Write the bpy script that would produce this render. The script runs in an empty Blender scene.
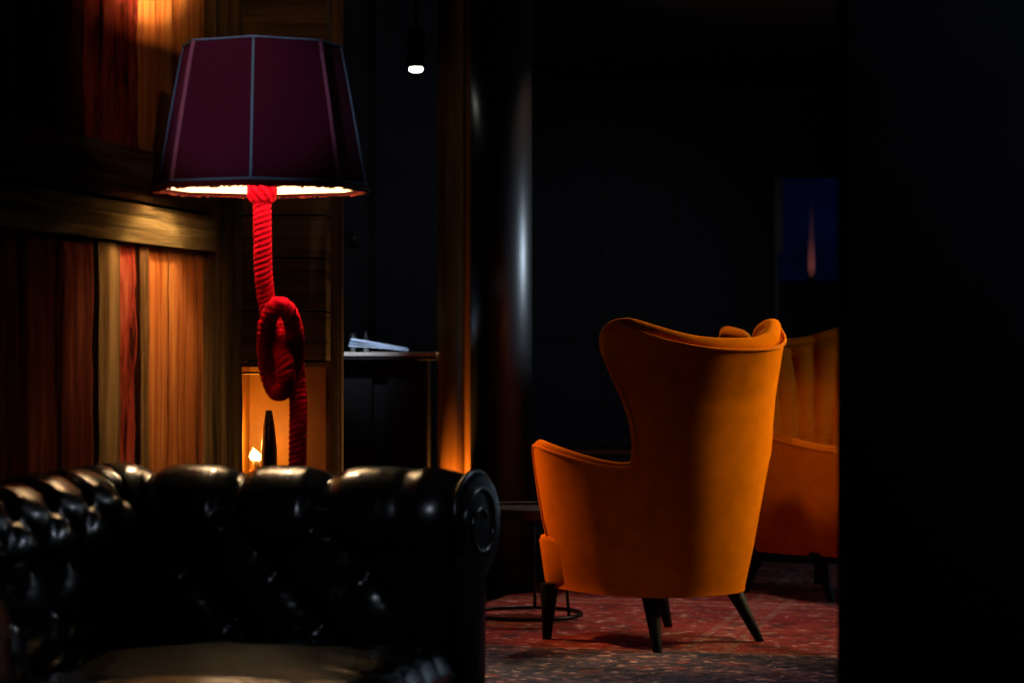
import bpy, bmesh, math, random
from mathutils import Vector, Matrix, noise
random.seed(7)
S = bpy.context.scene
C = S.collection
PI = math.pi

# ------------------------------------------------------------------ helpers
def link(name, bm, mat=None, parent=None, smooth=True, loc=None):
    me = bpy.data.meshes.new(name)
    bm.normal_update()
    bm.to_mesh(me); bm.free()
    o = bpy.data.objects.new(name, me); C.objects.link(o)
    if mat is not None: me.materials.append(mat)
    if smooth:
        for p in me.polygons: p.use_smooth = True
    if parent is not None: o.parent = parent
    if loc is not None: o.location = loc
    return o

def sharp(o, ang=35):
    """smooth by angle"""
    me = o.data
    bm = bmesh.new(); bm.from_mesh(me)
    a = math.radians(ang)
    for e in bm.edges:
        e.smooth = not (len(e.link_faces) == 2 and e.calc_face_angle(0) > a)
    bm.to_mesh(me); bm.free()
    return o

def thing(name, label, cat, loc=(0, 0, 0), rz=0.0, group=None):
    o = bpy.data.objects.new(name, None); C.objects.link(o)
    o.empty_display_size = 0.1
    o.location = loc; o.rotation_euler = (0, 0, rz)
    o['label'] = label; o['category'] = cat
    if group: o['group'] = group
    return o

def tag(o, label, cat, group=None):
    o['label'] = label; o['category'] = cat
    if group: o['group'] = group
    return o

def struct(name, bm, mat, parent=None, smooth=False):
    o = link(name, bm, mat, parent, smooth)
    if parent is None: o['kind'] = 'structure'
    return o

def box(bm, x0, x1, y0, y1, z0, z1, bev=0.0, M=None, seg=2):
    b2 = bmesh.new()
    bmesh.ops.create_cube(b2, size=1.0)
    for v in b2.verts:
        v.co = Vector(((x0+x1)/2 + v.co.x*(x1-x0), (y0+y1)/2 + v.co.y*(y1-y0), (z0+z1)/2 + v.co.z*(z1-z0)))
    if bev > 0:
        bmesh.ops.bevel(b2, geom=list(b2.edges), offset=bev, segments=seg, profile=0.5, affect='EDGES')
    if M is not None:
        for v in b2.verts: v.co = M @ v.co
    merge(bm, b2)

def merge(bm, b2):
    me = bpy.data.meshes.new('tmp'); b2.to_mesh(me); b2.free()
    bm.from_mesh(me); bpy.data.meshes.remove(me)

def loft(bm, rings, close_u=True, caps=True):
    """rings: list of lists of points; close_u: ring is closed"""
    vs = [[bm.verts.new(p) for p in r] for r in rings]
    n = len(rings[0])
    for i in range(len(vs)-1):
        for j in range(n if close_u else n-1):
            k = (j+1) % n
            bm.faces.new((vs[i][j], vs[i][k], vs[i+1][k], vs[i+1][j]))
    if caps and close_u:
        bm.faces.new(list(reversed(vs[0]))); bm.faces.new(vs[-1])
    return vs

def lathe(bm, prof, n=32, c=(0, 0), caps=True):
    rings = []
    for r, z in prof:
        rings.append([(c[0]+r*math.cos(2*PI*k/n), c[1]+r*math.sin(2*PI*k/n), z) for k in range(n)])
    loft(bm, rings, True, caps)
    bmesh.ops.recalc_face_normals(bm, faces=bm.faces[:])

def catmull(pts, sub):
    P = [Vector(p) for p in pts]
    out = []
    for i in range(len(P)-1):
        p0 = P[max(i-1, 0)]; p1 = P[i]; p2 = P[i+1]; p3 = P[min(i+2, len(P)-1)]
        for k in range(sub):
            t = k/sub
            out.append(0.5*((2*p1) + (-p0+p2)*t + (2*p0-5*p1+4*p2-p3)*t*t + (-p0+3*p1-3*p2+p3)*t**3))
    out.append(P[-1])
    return out

def tube(bm, path, rad, n=10, closed=False, prof=None):
    """rad: number or list; prof(k_angle, arclen) multiplies the radius"""
    P = [Vector(p) for p in path]
    m = len(P)
    T = []
    for i in range(m):
        a = P[i-1] if (i > 0 or closed) else P[i]
        b = P[(i+1) % m] if (i < m-1 or closed) else P[i]
        T.append((b-a).normalized())
    up = Vector((0, 0, 1)) if abs(T[0].z) < 0.9 else Vector((1, 0, 0))
    N = (up - T[0]*up.dot(T[0])).normalized()
    rings = []; s = 0.0
    for i in range(m):
        if i > 0:
            s += (P[i]-P[i-1]).length
            N = (N - T[i]*N.dot(T[i])).normalized()
        B = T[i].cross(N)
        r = rad[i] if isinstance(rad, (list, tuple)) else rad
        ring = []
        for k in range(n):
            a = 2*PI*k/n
            rr = r*(prof(a, s) if prof else 1.0)
            ring.append(P[i] + (N*math.cos(a) + B*math.sin(a))*rr)
        rings.append(ring)
    if closed:
        rings.append(rings[0])
    loft(bm, rings, True, not closed)
    if closed: bmesh.ops.remove_doubles(bm, verts=bm.verts[:], dist=1e-6)
    bmesh.ops.recalc_face_normals(bm, faces=bm.faces[:])

def at(px, py, D):
    return Vector(((px-512)*D/2400.0, D, 1.0-(py-341.5)*D/2400.0))

def sm(a, b, x):
    t = min(1.0, max(0.0, (x-a)/(b-a))); return t*t*(3-2*t)

def interp(tab, x):
    if x <= tab[0][0]: return tab[0][1]
    for (a, fa), (b, fb) in zip(tab, tab[1:]):
        if x <= b:
            t = (x-a)/(b-a); t = t*t*(3-2*t) if False else t
            return fa+(fb-fa)*t
    return tab[-1][1]

# ------------------------------------------------------------------ materials
def new_mat(name):
    m = bpy.data.materials.new(name); m.use_nodes = True
    nt = m.node_tree
    return m, nt, nt.nodes['Principled BSDF']

def N(nt, t, **kw):
    n = nt.nodes.new(t)
    for k, v in kw.items():
        if k in n.inputs: n.inputs[k].default_value = v
        else: setattr(n, k, v)
    return n

def ramp(nt, stops):
    r = nt.nodes.new('ShaderNodeValToRGB')
    e = r.color_ramp.elements
    while len(e) < len(stops): e.new(0.5)
    for i, (p, c) in enumerate(stops):
        e[i].position = p; e[i].color = (*c, 1)
    return r

def simple(name, col, rough=0.5, metal=0.0, coat=0.0, nscale=0, bump=0.0, spec=0.5, var=0.25, sheen=0.0, sheen_tint=None, coords='Object', stretch=(1, 1, 1)):
    m, nt, b = new_mat(name)
    b.inputs['Roughness'].default_value = rough
    b.inputs['Metallic'].default_value = metal
    b.inputs['Coat Weight'].default_value = coat
    b.inputs['Specular IOR Level'].default_value = spec
    b.inputs['Base Color'].default_value = (*col, 1)
    if sheen:
        b.inputs['IOR'].default_value = 1.0
        b.inputs['Sheen Weight'].default_value = sheen
        b.inputs['Sheen Roughness'].default_value = 0.4
        b.inputs['Sheen Tint'].default_value = (*(sheen_tint or col), 1)
    if nscale:
        tc = N(nt, 'ShaderNodeTexCoord'); mp = N(nt, 'ShaderNodeMapping'); mp.inputs['Scale'].default_value = stretch
        nt.links.new(tc.outputs[coords], mp.inputs[0])
        nz = N(nt, 'ShaderNodeTexNoise', Scale=nscale, Detail=6.0, Roughness=0.6)
        nt.links.new(mp.outputs[0], nz.inputs['Vector'])
        r = ramp(nt, [(0.3, tuple(c*(1-var) for c in col)), (0.7, tuple(min(1, c*(1+var)) for c in col))])
        nt.links.new(nz.outputs['Fac'], r.inputs[0]); nt.links.new(r.outputs[0], b.inputs['Base Color'])
        if bump:
            bp = N(nt, 'ShaderNodeBump', Strength=bump, Distance=0.004)
            nt.links.new(nz.outputs['Fac'], bp.inputs['Height']); nt.links.new(bp.outputs[0], b.inputs['Normal'])
    return m

def emit(name, col, s):
    m, nt, b = new_mat(name)
    b.inputs['Base Color'].default_value = (0, 0, 0, 1)
    b.inputs['Emission Color'].default_value = (*col, 1)
    b.inputs['Emission Strength'].default_value = s
    return m

def wood(name, dark, mid, light, rough=0.6, scale=(30, 30, 1.6), bump=0.5, seed=0.0, spec=0.10, ior=1.0):
    """old streaky timber, grain along object Z"""
    m, nt, b = new_mat(name)
    tc = N(nt, 'ShaderNodeTexCoord'); mp = N(nt, 'ShaderNodeMapping')
    mp.inputs['Scale'].default_value = scale; mp.inputs['Location'].default_value = (seed, seed*1.7, seed*0.3)
    nt.links.new(tc.outputs['Object'], mp.inputs[0])
    n1 = N(nt, 'ShaderNodeTexNoise', Scale=1.0, Detail=8.0, Roughness=0.65, Distortion=0.6)
    nt.links.new(mp.outputs[0], n1.inputs['Vector'])
    mp2 = N(nt, 'ShaderNodeMapping'); mp2.inputs['Scale'].default_value = tuple(s*0.33 for s in scale); mp2.inputs['Location'].default_value = (seed*2, 3, seed)
    nt.links.new(tc.outputs['Object'], mp2.inputs[0])
    n2 = N(nt, 'ShaderNodeTexNoise', Scale=1.0, Detail=4.0, Roughness=0.5)
    nt.links.new(mp2.outputs[0], n2.inputs['Vector'])
    mx = N(nt, 'ShaderNodeMath', operation='ADD'); nt.links.new(n1.outputs['Fac'], mx.inputs[0]); nt.links.new(n2.outputs['Fac'], mx.inputs[1])
    ml = N(nt, 'ShaderNodeMath', operation='MULTIPLY'); ml.inputs[1].default_value = 0.5; nt.links.new(mx.outputs[0], ml.inputs[0])
    r = ramp(nt, [(0.39, dark), (0.5, mid), (0.61, light)])
    nt.links.new(ml.outputs[0], r.inputs[0]); nt.links.new(r.outputs[0], b.inputs['Base Color'])
    b.inputs['Roughness'].default_value = rough; b.inputs['Specular IOR Level'].default_value = spec; b.inputs['IOR'].default_value = ior
    bp = N(nt, 'ShaderNodeBump', Strength=bump, Distance=0.006)
    nt.links.new(n1.outputs['Fac'], bp.inputs['Height']); nt.links.new(bp.outputs[0], b.inputs['Normal'])
    return m

M = {}
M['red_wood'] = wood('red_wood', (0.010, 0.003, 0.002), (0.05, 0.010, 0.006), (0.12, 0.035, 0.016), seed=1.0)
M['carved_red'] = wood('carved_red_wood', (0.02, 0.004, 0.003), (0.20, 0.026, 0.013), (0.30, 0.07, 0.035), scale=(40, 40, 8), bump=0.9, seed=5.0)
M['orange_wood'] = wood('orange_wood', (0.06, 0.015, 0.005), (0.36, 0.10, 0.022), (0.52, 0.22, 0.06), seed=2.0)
M['olive_wood'] = wood('olive_wood', (0.02, 0.012, 0.005), (0.10, 0.05, 0.018), (0.22, 0.13, 0.05), seed=3.0)
M['rail_wood'] = wood('rail_wood', (0.02, 0.015, 0.007), (0.12, 0.08, 0.03), (0.26, 0.19, 0.08), scale=(4, 1.6, 45), seed=4.0)
M['rail_dark'] = wood('rail_dark_wood', (0.015, 0.009, 0.005), (0.07, 0.04, 0.018), (0.14, 0.09, 0.045), scale=(4, 1.6, 45), seed=9.0)
M['brown_board'] = wood('brown_board', (0.06, 0.03, 0.012), (0.17, 0.09, 0.04), (0.26, 0.15, 0.07), scale=(1.6, 4, 45), bump=0.4, seed=6.0)
M['post_wood'] = wood('post_wood', (0.10, 0.05, 0.025), (0.22, 0.12, 0.06), (0.3, 0.17, 0.08), seed=7.0)
M['column_wood'] = wood('column_wood', (0.11, 0.04, 0.007), (0.20, 0.075, 0.012), (0.28, 0.11, 0.018), rough=0.45, scale=(22, 22, 0.7), bump=0.1, seed=8.0, spec=0.2, ior=1.45)
M['floor_wood'] = wood('floor_wood', (0.012, 0.008, 0.006), (0.03, 0.018, 0.012), (0.05, 0.03, 0.02), rough=0.4, scale=(25, 1.2, 25), bump=0.2, ior=1.45)
M['black_wall'] = simple('black_wall', (0.02, 0.022, 0.028), 0.65, nscale=6, bump=0.05, var=0.15)
M['navy_wall'] = simple('navy_wall', (0.028, 0.033, 0.045), 0.6, nscale=5, bump=0.05, var=0.15)
M['pillar_paint'] = simple('pillar_paint', (0.026, 0.029, 0.037), 0.7, nscale=8, bump=0.06, var=0.12)
M['pillar_paint'].node_tree.nodes['Principled BSDF'].inputs['IOR'].default_value = 1.0
M['ceiling_paint'] = simple('ceiling_paint', (0.010, 0.010, 0.013), 0.85, nscale=5, var=0.1)
M['leather'] = simple('black_leather', (0.0035, 0.004, 0.0045), 0.235, nscale=55, bump=0.05, spec=0.45, var=0.3)
M['velvet'] = simple('orange_velvet', (0.60, 0.165, 0.002), 0.8, nscale=14, bump=0.06, spec=0.05, var=0.14, sheen=0.35, sheen_tint=(1.0, 0.36, 0.03))
M['velvet_rust'] = simple('rust_velvet', (0.50, 0.115, 0.004), 0.8, nscale=14, bump=0.06, spec=0.05, var=0.14, sheen=0.4, sheen_tint=(1.0, 0.3, 0.03))
M['velvet_pipe'] = simple('orange_piping', (0.66, 0.17, 0.01), 0.7, nscale=60, bump=0.08, spec=0.2, var=0.1, sheen=0.7, sheen_tint=(1.0, 0.42, 0.08))
M['leg_wood'] = simple('black_leg_wood', (0.006, 0.005, 0.005), 0.5, spec=0.12, nscale=20, var=0.3, stretch=(1, 1, .1))
M['shade_fabric'] = simple('aubergine_fabric', (0.085, 0.013, 0.036), 0.75, nscale=180, bump=0.15, var=0.15, sheen=0.3, sheen_tint=(0.8, 0.25, 0.5))
M['shade_lining'] = simple('cream_lining', (0.62, 0.56, 0.50), 0.8, nscale=60, var=0.05)
M['blue_piping'] = simple('blue_piping', (0.16, 0.33, 0.52), 0.6, nscale=120, bump=0.1, var=0.15)
M['seam_highlight'] = simple('seam_highlight', (0.36, 0.13, 0.24), 0.7, nscale=120, bump=0.1, var=0.15, sheen=.6, sheen_tint=(.9, .45, .7))  # soft pink highlight of the shade's corner seams, painted as lighter plum
M['crimson_trim'] = simple('crimson_trim', (0.16, 0.008, 0.02), 0.7, nscale=150, bump=0.3, var=0.3)
M['fringe'] = simple('red_fringe', (0.20, 0.02, 0.012), 0.8, nscale=120, bump=0.4, var=0.4)
M['rope'] = simple('red_rope', (0.52, 0.004, 0.022), 0.7, nscale=160, bump=0.35, var=0.3, stretch=(1, 1, 1), sheen=0.3, sheen_tint=(1, .1, .1))
M['black_metal'] = simple('black_metal', (0.012, 0.012, 0.013), 0.35, 0.6, nscale=30, var=0.2)
M['gloss_black'] = simple('gloss_black', (0.010, 0.011, 0.013), 0.40, 0.0, nscale=3, var=0.2, spec=0.9)
M['satin_black'] = simple('satin_black', (0.008, 0.008, 0.009), 0.4, nscale=30, var=0.2, spec=0.25)
M['brass'] = simple('brass', (0.75, 0.48, 0.14), 0.35, 1.0, nscale=20, var=0.1)
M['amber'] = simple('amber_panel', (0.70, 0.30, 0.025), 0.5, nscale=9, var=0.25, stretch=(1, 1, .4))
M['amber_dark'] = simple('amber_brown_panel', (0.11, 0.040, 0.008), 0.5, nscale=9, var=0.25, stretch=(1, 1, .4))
M['paper'] = simple('pale_paper', (0.55, 0.66, 0.85), 0.6, nscale=30, var=0.12)
M['steel'] = simple('steel', (0.5, 0.52, 0.55), 0.3, 1.0, nscale=20, var=0.1)
M['counter_edge'] = simple('pale_stone', (0.80, 0.72, 0.62), 0.4, nscale=40, var=0.15)
M['dark_ceramic'] = simple('dark_ceramic', (0.02, 0.012, 0.01), 0.35, nscale=20, var=0.3)
M['grey_frame'] = simple('grey_frame', (0.40, 0.46, 0.47), 0.5, nscale=20, var=0.1)
M['wax'] = simple('wax', (0.8, 0.7, 0.5), 0.5, nscale=30, var=0.05)

# ------------------------------------------------------------------ rug pattern
def rug_mat():
    m, nt, b = new_mat('oriental_rug_wool')
    L = nt.links.new
    tc = N(nt, 'ShaderNodeTexCoord')
    sx = N(nt, 'ShaderNodeSeparateXYZ'); L(tc.outputs['Object'], sx.inputs[0])
    def math_(op, a, b_=None, clamp=False):
        n = N(nt, 'ShaderNodeMath', operation=op); n.use_clamp = clamp
        for i, q in enumerate((a, b_)):
            if q is None: continue
            if isinstance(q, (int, float)): n.inputs[i].default_value = q
            else: L(q, n.inputs[i])
        return n.outputs[0]
    U, V = sx.outputs[0], sx.outputs[1]
    def mix(f, c1, c2):
        n = N(nt, 'ShaderNodeMix', data_type='RGBA')
        L(f, n.inputs['Factor'])
        for s, q in ((6, c1), (7, c2)):
            if isinstance(q, tuple): n.inputs[s].default_value = (*q, 1)
            else: L(q, n.inputs[s])
        return n.outputs[2]
    nz = N(nt, 'ShaderNodeTexNoise', Scale=3.0, Detail=5.0); L(tc.outputs['Object'], nz.inputs['Vector'])
    nzf = N(nt, 'ShaderNodeTexNoise', Scale=26.0, Detail=4.0, Roughness=0.7); L(tc.outputs['Object'], nzf.inputs['Vector'])
    red = ramp(nt, [(0.3, (0.16, 0.016, 0.016)), (0.5, (0.28, 0.034, 0.030)), (0.72, (0.38, 0.085, 0.06))]); L(nz.outputs['Fac'], red.inputs[0])
    blue = ramp(nt, [(0.35, (0.018, 0.026, 0.048)), (0.52, (0.05, 0.075, 0.13)), (0.72, (0.22, 0.23, 0.30))]); L(nzf.outputs['Fac'], blue.inputs[0])
    # motifs: diamond-metric cells
    vo = N(nt, 'ShaderNodeTexVoronoi', Scale=7.0, distance='MANHATTAN', Randomness=0.55); L(tc.outputs['Object'], vo.inputs['Vector'])
    d = vo.outputs['Distance']
    sc = N(nt, 'ShaderNodeSeparateColor'); L(vo.outputs['Color'], sc.inputs[0])
    core = math_('LESS_THAN', d, 0.20)
    ring = math_('MULTIPLY', math_('GREATER_THAN', d, 0.30), math_('LESS_THAN', d, 0.42))
    pick = math_('GREATER_THAN', sc.outputs[0], 0.45)
    pick2 = math_('GREATER_THAN', sc.outputs[1], 0.5)
    vf = N(nt, 'ShaderNodeTexVoronoi', Scale=17.0, distance='MANHATTAN', Randomness=1.0); L(tc.outputs['Object'], vf.inputs['Vector'])
    sf = N(nt, 'ShaderNodeSeparateColor'); L(vf.outputs['Color'], sf.inputs[0])
    speck = math_('MULTIPLY', math_('LESS_THAN', vf.outputs['Distance'], 0.30), math_('GREATER_THAN', sf.outputs[0], 0.74))
    cream = (0.36, 0.22, 0.17); navy = (0.035, 0.035, 0.055)
    c = mix(math_('MULTIPLY', ring, pick), red.outputs[0], navy)
    c = mix(math_('MULTIPLY', core, pick2), c, cream)
    c = mix(speck, c, (0.22, 0.13, 0.12))
    # long guard stripes with a row of rungs
    def band(x, a, w): return math_('LESS_THAN', math_('ABSOLUTE', math_('SUBTRACT', x, a)), w)
    brk = ramp(nt, [(0.44, (.15, .15, .15)), (0.56, (1, 1, 1))]); L(nzf.outputs['Fac'], brk.inputs[0])
    for a, w in ((-0.03, 0.016), (0.10, 0.016)):
        c = mix(math_('MULTIPLY', band(U, a, w), brk.outputs[0]), c, (0.34, 0.20, 0.17))
    rung = math_('MULTIPLY', band(U, 0.035, 0.035), math_('GREATER_THAN', math_('SINE', math_('MULTIPLY', V, 60.0)), 0.35))
    c = mix(math_('MULTIPLY', rung, brk.outputs[0]), c, (0.36, 0.2, 0.17))
    for a, w in ((-0.83, 0.014), (0.5, 0.02), (0.62, 0.02), (1.05, .02), (1.6, 0.02), (2.0, .03)):
        c = mix(band(V, a, w), c, (0.34, 0.16, 0.13))
    # border band at the near end: navy ground, light motifs
    nearb = math_('LESS_THAN', V, -0.85)
    cb = mix(math_('MULTIPLY', ring, pick2), blue.outputs[0], (0.36, 0.10, 0.08))
    cb = mix(math_('MULTIPLY', core, pick), cb, (0.5, 0.36, 0.30))
    cb = mix(math_('MULTIPLY', math_('LESS_THAN', vf.outputs['Distance'], 0.34), math_('GREATER_THAN', sf.outputs[1], 0.6)), cb, (0.26, 0.15, 0.14))
    c = mix(nearb, c, cb)
    # worn patches
    wn = ramp(nt, [(0.42, (0, 0, 0)), (0.68, (1, 1, 1))]); L(nzf.outputs['Fac'], wn.inputs[0])
    wf = math_('MULTIPLY', wn.outputs[0], 0.75)
    c = mix(wf, c, (0.15, 0.045, 0.042))
    nh = N(nt, 'ShaderNodeTexNoise', Scale=21.0, Detail=5.0, Roughness=0.7); L(tc.outputs['Object'], nh.inputs['Vector'])
    hr = ramp(nt, [(0.57, (0, 0, 0)), (0.63, (1, 1, 1))]); L(nh.outputs['Fac'], hr.inputs[0])
    c = mix(math_('MULTIPLY', hr.outputs[0], 0.8), c, (0.60, 0.40, 0.38))
    n9 = N(nt, 'ShaderNodeTexNoise', Scale=8.0, Detail=5.0, Roughness=0.75); L(tc.outputs['Object'], n9.inputs['Vector'])
    dr = ramp(nt, [(0.52, (0, 0, 0)), (0.62, (1, 1, 1))]); L(n9.outputs['Fac'], dr.inputs[0])
    c = mix(math_('MULTIPLY', dr.outputs[0], 0.75), c, (0.04, 0.018, 0.026))
    L(c, b.inputs['Base Color'])
    b.inputs['Roughness'].default_value = 0.95; b.inputs['Specular IOR Level'].default_value = 0.1
    bp = N(nt, 'ShaderNodeBump', Strength=0.5, Distance=0.005); L(nzf.outputs['Fac'], bp.inputs['Height']); L(bp.outputs[0], b.inputs['Normal'])
    return m
M['rug'] = rug_mat()

# ------------------------------------------------------------------ room shell
XR, YB, ZC = 3.0, 15.0, 2.6
bm = bmesh.new(); box(bm, -3.2, XR+.1, -1.6, YB+.1, -0.1, 0.0); struct('floor', bm, M['floor_wood'])
bm = bmesh.new(); box(bm, -3.2, XR+.1, -1.6, YB+.1, ZC, ZC+.1); struct('ceiling', bm, M['ceiling_paint'])
bm = bmesh.new()
box(bm, -2.2, XR, YB, YB+.1, 0, ZC)
for k in range(8):                                   # shallow wall panelling
    x = -0.4+k*0.48
    box(bm, x, x+.03, YB-.02, YB, 0.1, ZC)
box(bm, -2.2, XR, YB-.03, YB, 1.0, 1.05)
struct('wall_back', bm, M['navy_wall'])
bm = bmesh.new(); box(bm, -3.2, XR, -1.6, -1.5, 0, ZC); struct('wall_front', bm, M['black_wall'])
# right outer wall with one tall window
wy0, wy1, wz0, wz1 = 9.0, 9.4, 0.35, 2.5
bm = bmesh.new()
box(bm, XR, XR+.1, -1.6, wy0, 0, ZC); box(bm, XR, XR+.1, wy1, YB, 0, ZC)
box(bm, XR, XR+.1, wy0, wy1, 0, wz0); box(bm, XR, XR+.1, wy0, wy1, wz1, ZC)
struct('wall_right', bm, M['black_wall'])
bm = bmesh.new(); box(bm, XR+.04, XR+.05, wy0, wy1, wz0, wz1)
w1 = struct('window_1', bm, emit('dusk_glass', (0.55, 0.75, 1.0), 5.0))
bm = bmesh.new()
for a in (wy0, wy1-.05): box(bm, XR-.01, XR+.04, a, a+.05, wz0, wz1, .006)
for z in (wz0, wz1-.05): box(bm, XR-.01, XR+.04, wy0+.05, wy1-.05, z, z+.05, .006)
struct('window_frame', bm, M['black_metal'], w1)
# near partition on the right
bm = bmesh.new(); box(bm, 0.474, XR, 3.40, 3.5, 0, ZC, .003); struct('wall_partition', bm, M['pillar_paint'])

# wall behind the counter, left of the columns
bm = bmesh.new(); box(bm, -2.2, -0.10, 10.6, 10.7, 0, ZC)
box(bm, -0.60, -0.575, 10.585, 10.6, 0, ZC)
struct('wall_bar', bm, M['navy_wall'])

# ------------------------------------------------------------------ left timber wall
wdir = Vector((0.187, 1.0, 0)).normalized(); wn = Vector((wdir.y, -wdir.x, 0))
wang = -math.atan2(0.187, 1.0)
def wallD(px): return 1.8243/(0.187-(px-512)/2400.0)
def wallS(px): return (wallD(px)-5.4)/wdir.y           # distance along the wall from its reference point
ref = Vector((-0.8145, 5.4, 0))
# local frame: x = out of wall (wn), y = along wall (wdir)
MW = Matrix(((wn.x, wdir.x, 0, ref.x), (wn.y, wdir.y, 0, ref.y), (0, 0, 1, 0), (0, 0, 0, 1)))
bm = bmesh.new(); box(bm, -0.16, -0.03, -7.0, wallS(240), 0, ZC)
wl = struct('wall_left', bm, M['brown_board']); wl.matrix_world = MW
def board(name, a, b, z0, z1, x1, mat, rough=0.0, cuts=1, x0=-0.03):
    """one board with a slightly wavering, worn face"""
    bm = bmesh.new()
    ny = max(2, int((b-a)/0.02)); nzz = max(2, int((z1-z0)/0.04))
    g = [[None]*(nzz+1) for _ in range(ny+1)]
    sd = random.random()*50
    e = 0.006
    for i in range(ny+1):
        for j in range(nzz+1):
            y = a+(b-a)*i/ny; z = z0+(z1-z0)*j/nzz
            edge = min(i, ny-i, j, nzz-j)
            off = -e if edge == 0 else 0
            off += rough*(noise.noise(Vector((y*45+sd, z*9, sd))) + 0.6*noise.noise(Vector((y*90, z*28+sd, 2))))
            g[i][j] = bm.verts.new((x1+off, y, z))
    for i in range(ny):
        for j in range(nzz): bm.faces.new((g[i][j], g[i+1][j], g[i+1][j+1], g[i][j+1]))
    box(bm, x0, x1-e-rough, a, b, z0, z1)
    o = link(name, bm, mat, wl, True); sharp(o, 40)
    return o
zr0, zr1, zr2, zr3 = 1.215, 1.30, 1.31, 1.425
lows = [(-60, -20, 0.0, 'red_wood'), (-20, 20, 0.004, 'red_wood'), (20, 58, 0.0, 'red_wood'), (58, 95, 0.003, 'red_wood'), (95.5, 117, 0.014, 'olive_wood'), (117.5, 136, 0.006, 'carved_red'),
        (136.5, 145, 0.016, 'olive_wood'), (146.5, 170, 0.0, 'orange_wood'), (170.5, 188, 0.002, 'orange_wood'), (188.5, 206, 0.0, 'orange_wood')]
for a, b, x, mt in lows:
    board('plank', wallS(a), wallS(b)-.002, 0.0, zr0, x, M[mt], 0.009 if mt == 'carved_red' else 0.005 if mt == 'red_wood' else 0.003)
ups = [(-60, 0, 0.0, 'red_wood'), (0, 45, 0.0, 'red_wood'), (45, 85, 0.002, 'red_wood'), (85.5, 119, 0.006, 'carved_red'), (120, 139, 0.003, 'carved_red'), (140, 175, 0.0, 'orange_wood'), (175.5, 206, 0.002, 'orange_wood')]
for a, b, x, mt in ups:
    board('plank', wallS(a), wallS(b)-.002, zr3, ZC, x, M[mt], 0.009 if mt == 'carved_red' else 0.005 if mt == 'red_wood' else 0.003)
board('rail', -4.2, wallS(206), zr0+.001, zr1, 0.030, M['rail_wood'], 0.002)
board('rail', -4.2, wallS(206), zr2, zr3-.001, 0.022, M['rail_dark'], 0.002)
board('stile', wallS(206)+.001, wallS(240), 0.0, ZC, 0.012, M['olive_wood'], 0.002)

ys = wallS(-60); k = 0
while ys > -4.1:
    y2 = max(-4.2, ys-random.uniform(.15, .22))
    mt = ('red_wood', 'carved_red', 'red_wood', 'olive_wood')[k % 4]; k += 1
    board('plank', y2+.002, ys-.001, 0.0, zr0, .003*(k % 3), M[mt], 0.004)
    board('plank', y2+.002, ys-.001, zr3, ZC, .003*((k+1) % 3), M['carved_red' if k % 3 == 0 else 'red_wood'], 0.004)
    ys = y2
# ------------------------------------------------------------------ recess behind the lamp: boarded wall with an amber niche
RY = 6.9
nx0, nx1 = at(233, 0, RY).x, at(332, 0, RY).x
nz1 = at(0, 366, RY).z; nz0 = 0.60
bm = bmesh.new()
zs = [nz1+.012]
while zs[-1] < ZC: zs.append(min(ZC, zs[-1]+random.uniform(.12, .17)))
for a, b in zip(zs, zs[1:]): box(bm, -2.0, -0.535, RY+random.uniform(0, .006), RY+.4, a+.002, b-.002, .003)
box(bm, -2.0, nx0, RY, RY+.4, 0, nz1+.012)
box(bm, nx0, -0.535, RY, RY+.4, 0, nz0)
box(bm, nx1, -0.535, RY, RY+.4, nz0, nz1+.012)
wr = struct('wall_recess', bm, M['brown_board'])
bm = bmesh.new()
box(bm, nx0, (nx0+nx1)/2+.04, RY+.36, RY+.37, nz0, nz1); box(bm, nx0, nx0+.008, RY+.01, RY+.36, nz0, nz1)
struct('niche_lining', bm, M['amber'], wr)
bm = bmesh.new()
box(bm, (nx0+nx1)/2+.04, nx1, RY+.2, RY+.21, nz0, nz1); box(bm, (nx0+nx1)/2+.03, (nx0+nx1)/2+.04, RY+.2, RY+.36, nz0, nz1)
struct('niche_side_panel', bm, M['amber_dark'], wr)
bm = bmesh.new()
box(bm, nx0, nx1, RY-.012, RY+.02, nz1-.003, nz1+.01, .002)
struct('niche_lintel', bm, M['brown_board'], wr)
bm = bmesh.new(); box(bm, nx0, (nx0+nx1)/2+.03, RY+.0, RY+.012, nz1-.024, nz1-.016, .002)
struct('niche_rail', bm, M['brass'], wr)
# post
bm = bmesh.new()
px0, px1 = at(331.5, 0, 6.85).x, at(343, 0, 6.85).x
box(bm, px0, px1, 6.80, RY-.013, 0, ZC, .006); box(bm, px0+.008, px1-.008, 6.79, 6.805, 0, ZC, .003)
struct('trim_1', bm, M['post_wood'])

# things in the niche
v = at(269, 0, RY+.2)
bm = bmesh.new()
vt = at(0, 413, RY+.2).z
lathe(bm, [(.0, nz0), (.018, nz0), (.024, nz0+.03), (.023, nz0+.09), (.017, nz0+.15), (.009, nz0+.20), (.007, vt-.02), (.009, vt), (.006, vt), (.004, vt-.02)], 24, (0, 0), False)
for q in bm.verts: pass
o = link('vase', bm, M['dark_ceramic'], None, True, (at(269, 0, RY+.07).x, RY+.07, 0)); tag(o, 'small dark slender vase silhouetted in the glowing amber niche', 'vase')
cx = at(256, 0, RY+.12).x
cand = thing('candle', 'small lit candle with a bright flame beside the dark vase in the amber niche', 'candle', (cx, RY+.12, nz0))
ft = at(0, 456, RY+.12).z-nz0
bm = bmesh.new(); lathe(bm, [(.0, 0), (.03, 0), (.032, .004), (.014, .012), (.012, ft-.055), (.02, ft-.05), (.021, ft-.04), (.0, ft-.04)], 24, caps=False); link('candle_holder', bm, M['brass'], cand)
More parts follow.
